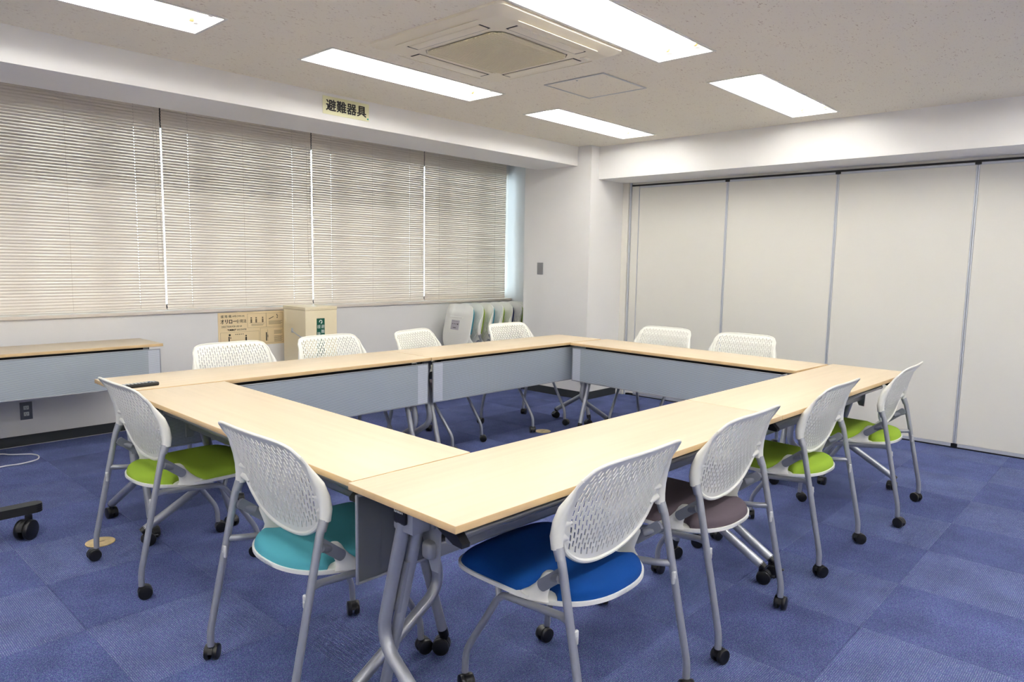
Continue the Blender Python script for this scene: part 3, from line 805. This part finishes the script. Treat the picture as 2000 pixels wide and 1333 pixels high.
st = MB(); st.box(-0.07, 0.07, 0.30, 0.40, 0.3695, 0.3705); CM['sticker'] = st.mesh('sticker', M['sticker'], False)
def make_chair(label, color, loc, rz, group=None, folded=False, seed=0, sticker=False):
    rnd = random.Random(seed)
    root = thing('nesting_chair', label, 'chair', (loc[0], loc[1], 0), rz, group)
    link('backrest', CM['back'], root)
    sh = link('seat_shell', CM['shell'], root); pad = link('seat_cushion', CM[color], root)
    pad['label'] = {'teal': 'teal mesh fabric seat cushion', 'lime': 'lime green seat cushion', 'blue': 'royal blue seat cushion', 'grey': 'dark purplish grey seat cushion', 'navy': 'navy seat cushion'}[color]
    if folded:
        pad.scale = (1.045, 1.0, 1.0)
        py, pz = 0.165, 0.475; a = math.radians(101)
        for q in (sh, pad):
            q.rotation_euler = (a, 0, 0)
            q.location = (0, py-(py*math.cos(a)-pz*math.sin(a)), pz-(py*math.sin(a)+pz*math.cos(a)))
        if sticker:
            stk = link('instruction_sticker', CM['sticker'], sh)
            tt = MB()
            R = Matrix.Translation((0, 0.35, 0.3692)) @ Matrix.Rotation(PI, 4, 'Y')
            for k in range(4):
                tt.add(*disc_vf(-0.045+0.03*k, 0.01, 0.006 if k < 3 else 0.009, 10, 0.0002), mtx=R)
            tt.box(-0.03, 0.02, -0.032, -0.026, 0, 0.0003, mtx=R); tt.box(-0.05, 0.05, 0.035, 0.0365, 0, 0.0003, mtx=R)
            tt.build('sticker_print', M['ink'], sh, False)
            hp = MB()
            for i in range(9):
                for j in range(8):
                    hp.add(*disc_vf(-0.12+0.03*i+(0.015 if j % 2 else 0), 0.13+0.018*j, 0.0022, 6, 0), mtx=Matrix.Translation((0, 0, 0.3702)) @ Matrix.Rotation(PI, 4, 'Y'))
            h = hp.build('vent_holes', M['sticker'], sh, False); h['kind'] = 'stuff'
            MB().rbox(-0.11, 0.11, 0.425, 0.437, 0.366, 0.372, 0.002).build('shell_rib', M['shell'], sh)
    for nm, s in (('l', -1), ('r', 1)):
        rl = link('rear_leg', CM['rear_'+nm], root); link('leg_button', CM['button_'+nm], rl)
        link('front_leg', CM['front_'+nm], root)
        link('pivot_bracket', CM['bracket_'+nm], root)
        caster(root, s*0.260, 0.0, rnd.uniform(0, 2*PI)); caster(root, s*0.200, 0.515, rnd.uniform(0, 2*PI))
    return root
def disc_vf(cx, cy, r, n, z):
    vs = [(cx+r*math.cos(2*PI*k/n), cy+r*math.sin(2*PI*k/n), z) for k in range(n)]
    return vs, [tuple(range(n))]
D2 = PI/180
G1 = 'white-backed chairs round the tables'
make_chair('white-backed chair on casters with a royal blue seat', 'blue', (0.505, -2.885), 0.0, G1, seed=21)
make_chair('white-backed chair on casters with a dark purplish grey seat', 'grey', (1.252, -2.878), 0*D2, G1, seed=22)
make_chair('white-backed chair with lime green seat between the grey-seated chair and the table end', 'lime', (2.184, -2.878), 0*D2, G1, seed=23)
make_chair('white-backed chair with lime green seat at the table end closest to the partition', 'lime', (3.094, -2.942), 2.5*D2, G1, seed=24)
make_chair('white-backed chair on casters with a bright teal seat at the table', 'teal', (-0.18, -1.92), -90*D2, G1, seed=25)
make_chair('white-backed chair with lime green seat beside the remote control and floor cap', 'lime', (-0.176, -0.785), -90*D2, G1, seed=26)
make_chair('white chair back in front of the instruction poster', 'lime', (0.815, 0.27), 180*D2, G1, seed=27)
make_chair('white chair back in front of the cream steel box', 'teal', (1.49, 0.27), 180*D2, G1, seed=28)
make_chair('white chair back between the cream steel box and the folded chairs', 'grey', (2.17, 0.215), 195*D2, G1, seed=29)
make_chair('white chair back in front of the folded chairs beside the column', 'grey', (3.18, 0.20), 180*D2, G1, seed=30)
make_chair('white chair back before the partition, the one beside the column', 'teal', (3.98, -0.90), 90*D2, G1, seed=31)
make_chair('white chair back before the middle joint strip of the partition', 'lime', (3.98, -1.58), 92*D2, G1, seed=32)
FC = ['teal', 'lime', 'teal', 'lime', 'navy', 'lime', 'grey']
FL = ['first folded chair of the nested row, its flipped-up seat showing a grey sticker', 'folded nested chair with lime cushion edge directly behind the stickered one',
      'folded nested chair with teal cushion edge between two lime-edged ones', 'folded nested chair with lime cushion edge just before the navy one',
      'folded nested chair with a navy cushion edge', 'folded nested chair with lime cushion edge just behind the navy one', 'last folded chair of the nested row, half hidden by the column']
for k in range(7):
    make_chair(FL[k], FC[k], (4.07+0.149*k, 1.50), 83*D2, 'folded chairs nested by the window wall', True, 40+k, sticker=(k == 0))

# ------------------------------------------------------------------ evacuation sign, poster, box
sg = thing('evacuation_sign', 'pale yellow sign with bold black Japanese characters on the beam', 'sign', (1.754, YB-0.003, 2.367))
MB().rbox(-0.187, 0.187, -0.0015, 0.0018, -0.059, 0.059, 0.0012).build('sign_plate', M['sign'], sg)
RX = Matrix.Rotation(PI/2, 4, 'X')
t = MB(); [add_text(t, '避難器具', 0.080, Matrix.Translation((dx, -0.0022-0.00004*q, -0.004+dz)) @ RX, 0.0, spacing=1.06) for q, (dx, dz) in enumerate(((0, 0), (0.0022, 0), (-0.0022, 0), (0, 0.0018), (0, -0.0018), (0.0014, 0.0012), (-0.0014, -0.0012)))]; t.build('sign_lettering', M['ink'], sg, False)
t = MB(); t.add(*disc_vf(0.176, -0.044, 0.0065, 12, 0), mtx=Matrix.Translation((0, -0.0021, 0)) @ RX); t.build('sign_mark', M['teal_ink'], sg, False)

ps = thing('instruction_poster', 'tan poster of printed escape device directions on the wall', 'poster', (1.809, YW-0.002, 0.7255))
PW, PH = 0.303, 0.147
MB().box(-PW, PW, 0.0, 0.0018, -PH, PH).build('poster_sheet', M['poster'], ps, False)
t = MB(); T = lambda x, z: Matrix.Translation((x, -0.0003, z)) @ RX
add_text(t, '緩 降 機', 0.026, T(-0.232, 0.112), 0.0); add_text(t, 'OP型 (TYPE-OP)', 0.019, T(-0.125, 0.112), 0.0, sx=0.8)
[add_text(t, 'オリロー', 0.045, T(-0.212+dx, 0.067+dz), 0.0, sx=0.8) for dx, dz in ((0, 0), (0.0013, 0.0006), (-0.0013, -0.0006))]; add_text(t, '使用法', 0.033, T(-0.098, 0.067), 0.0002, sx=0.9)
add_text(t, 'DIRECTION FOR USE OF', 0.021, T(-0.185, 0.026), 0.0, sx=0.78); [add_text(t, '"ORIRO"', 0.023, T(-0.185+dx, -0.003), 0.0, sx=0.85) for dx in (0, 0.001, -0.001)]; add_text(t, 'DESCENTER', 0.020, T(-0.098, -0.003), 0.0, sx=0.8)
t.build('poster_lettering', M['ink'], ps, False)
g = MB()
def rect(x0, x1, z0, z1, w=0.0012):
    for (a, b, c, d) in ((x0, x1, z0, z0+w), (x0, x1, z1-w, z1), (x0, x0+w, z0, z1), (x1-w, x1, z0, z1)): g.box(a, b, -0.0005, 0, c, d)
rect(-0.045, 0.128, 0.008, 0.13); rect(0.128, 0.288, 0.008, 0.13); rect(-0.285, 0.060, -0.134, 0.000-0.022); rect(0.070, 0.288, -0.134, 0.000)
for (x, z, n, w) in ((-0.02, 0.034, 2, 0.12), (0.14, 0.056, 4, 0.13), (0.19, -0.03, 4, 0.08), (0.19, -0.08, 6, 0.08)):
    for k in range(n): g.box(x+0.01, x+0.01+w*(0.9 if k % 2 else 1.0), -0.0004, 0, z-0.009*k, z-0.009*k+0.003)
for x in (-0.01, 0.035, 0.095): g.box(x-0.007, x+0.007, -0.0004, 0, 0.05, 0.082); g.box(x-0.006, x+0.006, -0.0004, 0, 0.086, 0.098)
g.box(-0.03, 0.12, -0.0004, 0, 0.048, 0.0495)
g.build('poster_diagrams', M['ink2'], ps, False)
t = MB()
t.add(*disc_vf(-0.205, -0.045, 0.009, 10, 0), mtx=T(0, 0)); t.box(-0.216, -0.206, -0.0004, 0, -0.10, -0.058); t.box(-0.20, -0.194, -0.0004, 0, -0.078, -0.062); t.box(-0.216, -0.195, -0.0004, 0, -0.105, -0.098)
t.add(*disc_vf(-0.06, -0.058, 0.007, 10, 0), mtx=T(0, 0)); t.box(-0.067, -0.053, -0.0004, 0, -0.10, -0.068)
for k in range(5): t.box(-0.155+0.016*k, -0.147+0.016*k, -0.0004, 0, -0.045, -0.039)
t.box(0.137, 0.143, -0.0004, 0, -0.085, -0.062); t.box(0.139, 0.1405, -0.0004, 0, -0.12, -0.015); t.box(0.123, 0.133, -0.0004, 0, -0.115, -0.04)
g2 = [(0.23, 0.112), (0.235, 0.10), (0.232, 0.086)]
for (x, z) in g2: t.add(*disc_vf(x, z, 0.005, 8, 0), mtx=T(0, 0))
t.add([(0.150, 0, 0.078), (0.155, 0, 0.074), (0.20, 0, 0.094), (0.197, 0, 0.098)], [(0, 1, 2, 3)], mtx=Matrix.Translation((0, -0.0004, 0)))
t.build('poster_pictograms', M['ink'], ps, False)

bx = thing('escape_device_box', 'cream steel box with a green evacuation label standing against the window wall', 'box', (2.05, 1.45, 0))
BW, BD, BH = 0.31, 0.36, 0.925
MB().rbox(0, BW, 0, BD, 0.02, BH-0.03, 0.003).build('box_body', M['cream'], bx)
MB().rbox(-0.002, BW+0.002, -0.002, BD+0.002, BH-0.03, BH, 0.003).build('box_lid', M['cream'], bx)
MB().rbox(0.015, BW-0.015, 0.015, BD-0.015, 0, 0.02, 0.002).build('box_base', M['blackmat'], bx)
lb = MB().rbox(0.108, 0.186, -0.0012, 0.0, 0.50, 0.826, 0.0005).build('green_label', M['green_lbl'], bx, False)
t = MB()
for k, ch in enumerate('避難器具'): add_text(t, ch, 0.034, Matrix.Translation((0.167, -0.0014, 0.752-0.042*k)) @ RX, 0.0, depth=0.0002)
for k, ch in enumerate('緩降機'): add_text(t, ch, 0.034, Matrix.Translation((0.129, -0.0014, 0.752-0.062*k)) @ RX, 0.0, depth=0.0002)
# ring arrow emblem
n = 16; r0, r1 = 0.009, 0.0165; vs = []; fs = []
for k in range(n+1):
    a = math.radians(200-240*k/n)
    vs += [(0.147+r0*math.cos(a), 0, 0.797+r0*math.sin(a)), (0.147+r1*math.cos(a), 0, 0.797+r1*math.sin(a))]
for k in range(n): fs.append((2*k, 2*k+1, 2*k+3, 2*k+2))
vs += [(0.149, 0, 0.795), (0.165, 0, 0.789), (0.149, 0, 0.776)]; fs.append((len(vs)-3, len(vs)-2, len(vs)-1))
t.add(vs, fs, mtx=Matrix.Translation((0, -0.0015, 0)))
t.build('label_print', M['whiteink'], lb, False)
h = MB(); h.rbox(-0.006, 0, 0.20, 0.225, 0.695, 0.735, 0.002); h.tube([(-0.008, 0.212, 0.715), (-0.012, 0.12, 0.685), (-0.008, 0.045, 0.665)], 0.004, 8); h.rbox(-0.012, 0, 0.03, 0.075, 0.655, 0.672, 0.003)
h.build('latch', M['alu'], bx)
sw = thing('blank_wall_plate', 'small grey blank plate on the column', 'wall plate', (XC, 0.832, 1.275))
MB().rbox(-0.007, -0.0003, -0.037, 0.037, -0.060, 0.060, 0.002).build('cover_plate', M['switch'], sw)
pl = thing('power_outlet', 'grey double power outlet low on the wall under the lone table', 'power outlet', (0.125, YW, 0.243))
MB().rbox(-0.037, 0.037, -0.004, -0.0003, -0.062, 0.062, 0.0015).build('outlet_plate', M['steelplate'], pl)
for z in (-0.022, 0.022):
    s = MB().rbox(-0.016, 0.016, -0.0065, -0.004, z-0.014, z+0.014, 0.0015).build('socket', M['whiteink'], pl)
    q = MB(); 
    for e in (-1, 1): q.box(e*0.006-0.001, e*0.006+0.001, -0.0069, -0.0064, z-0.002, z+0.007)
    q.box(-0.002, 0.002, -0.0069, -0.0064, z-0.010, z-0.006); q.build('slots', M['ink'], s, False)

# floor caps, cable, remote
for (x, y, l) in ((-0.104, -0.330, 'round tan floor outlet cap under the chair caster beside the remote-control table end'), (3.080, -0.335, 'round tan floor outlet cap inside the table ring')):
    d = MB(); d.cyl((0, 0, 0.0015), (0, 0, 1), 0.062, 0.005, 32, bev=0.0015); o = d.build('floor_cap', M['brass'], None, True, (x, y, 0))
    tag(o, l, 'floor cap', 'round floor outlet caps')
    MB().rbox(-0.018, 0.018, -0.003, 0.003, 0.0035, 0.0048, 0.0008).build('lift_slot', M['ink2'], o)
pts = [(-0.9, 1.70), (-0.5, 1.74), (-0.2, 1.75), (-0.074, 1.733), (-0.03, 1.675), (0.02, 1.635), (0.068, 1.597), (0.092, 1.54), (0.085, 1.47), (0.052, 1.415), (-0.038, 1.381), (-0.144, 1.385), (-0.4, 1.30), (-0.8, 1.0)]
def smooth(pts, n=5):
    out = []
    P = [Vector((p[0], p[1], 0)) for p in pts]
    for i in range(len(P)-1):
        a = P[max(i-1, 0)]; b = P[i]; c = P[i+1]; d = P[min(i+2, len(P)-1)]
        for k in range(n):
            t = k/n; out.append(0.5*((2*b)+(c-a)*t+(2*a-5*b+4*c-d)*t*t+(3*b-a-3*c+d)*t**3))
    out.append(P[-1]); return out
cb = MB(); cb.tube([(p.x, p.y, 0.0042) for p in smooth(pts)], 0.0042, 8)
tag(cb.build('power_cable', M['cable']), 'white power cable looped on the carpet under the lone wall table', 'cable')
rc = thing('remote_control', 'black remote control with small light buttons lying on the tabletop', 'remote control', (0.082, -0.372, TH), 0.06)
MB().rbox(-0.082, 0.082, -0.024, 0.024, 0.0, 0.018, 0.006, seg=3).build('remote_body', M['black'], rc)
btn = MB().rbox(-0.004, 0.004, -0.003, 0.003, 0.0175, 0.0200, 0.001).mesh('button', M['button'])
btn2 = MB().rbox(-0.005, 0.005, -0.003, 0.003, 0.0175, 0.0200, 0.001).mesh('button', M['blue'])
for i in range(9):
    for j in range(3): link('button', btn2 if (i, j) == (7, 1) else btn, rc, (-0.068+0.016*i, -0.012+0.012*j, 0))

# mobile stand whose base reaches into the frame
ms = thing('mobile_stand', 'black stand base bar on a large twin-wheel caster at the picture edge', 'stand', (-0.62, 0.0, 0))
def bar(y):
    m = MB(); n = 8; poly = [(0.335+0.035*math.cos(a), y+0.035*math.sin(a)) for a in [-PI/2+PI*k/n for k in range(n+1)]] + [(-0.60, y+0.035), (-0.60, y-0.035)]
    m.prism(poly, 0.112, 0.152); return m
base = bar(0.0).build('base_bar', M['blackmat'], ms, True, ang=40)
rg = MB()
for z in (0.120, 0.130, 0.140): rg.prism([(0.335+0.0362*math.cos(a), 0.0362*math.sin(a)) for a in [-PI*0.45+PI*0.9*k/8 for k in range(9)]], z, z+0.003)
rg.build('end_ribs', M['black'], base, False)
caster(ms, 0.305, -0.035, 3.89, 3)
caster(ms, -0.55, 0.0, 0.5, 3)
bar(0.85).build('base_bar', M['blackmat'], ms, True, ang=40)
caster(ms, 0.285, 0.85, 2.0, 3); caster(ms, -0.55, 0.85, 1.1, 3)
MB().rbox(-0.35, -0.27, 0.035, 0.815, 0.115, 0.15, 0.006).build('cross_bar', M['blackmat'], ms)
for y in (0.25, 0.6): MB().rbox(-0.34, -0.28, y-0.02, y+0.02, 0.15, 1.15, 0.006).build('upright', M['blackmat'], ms)
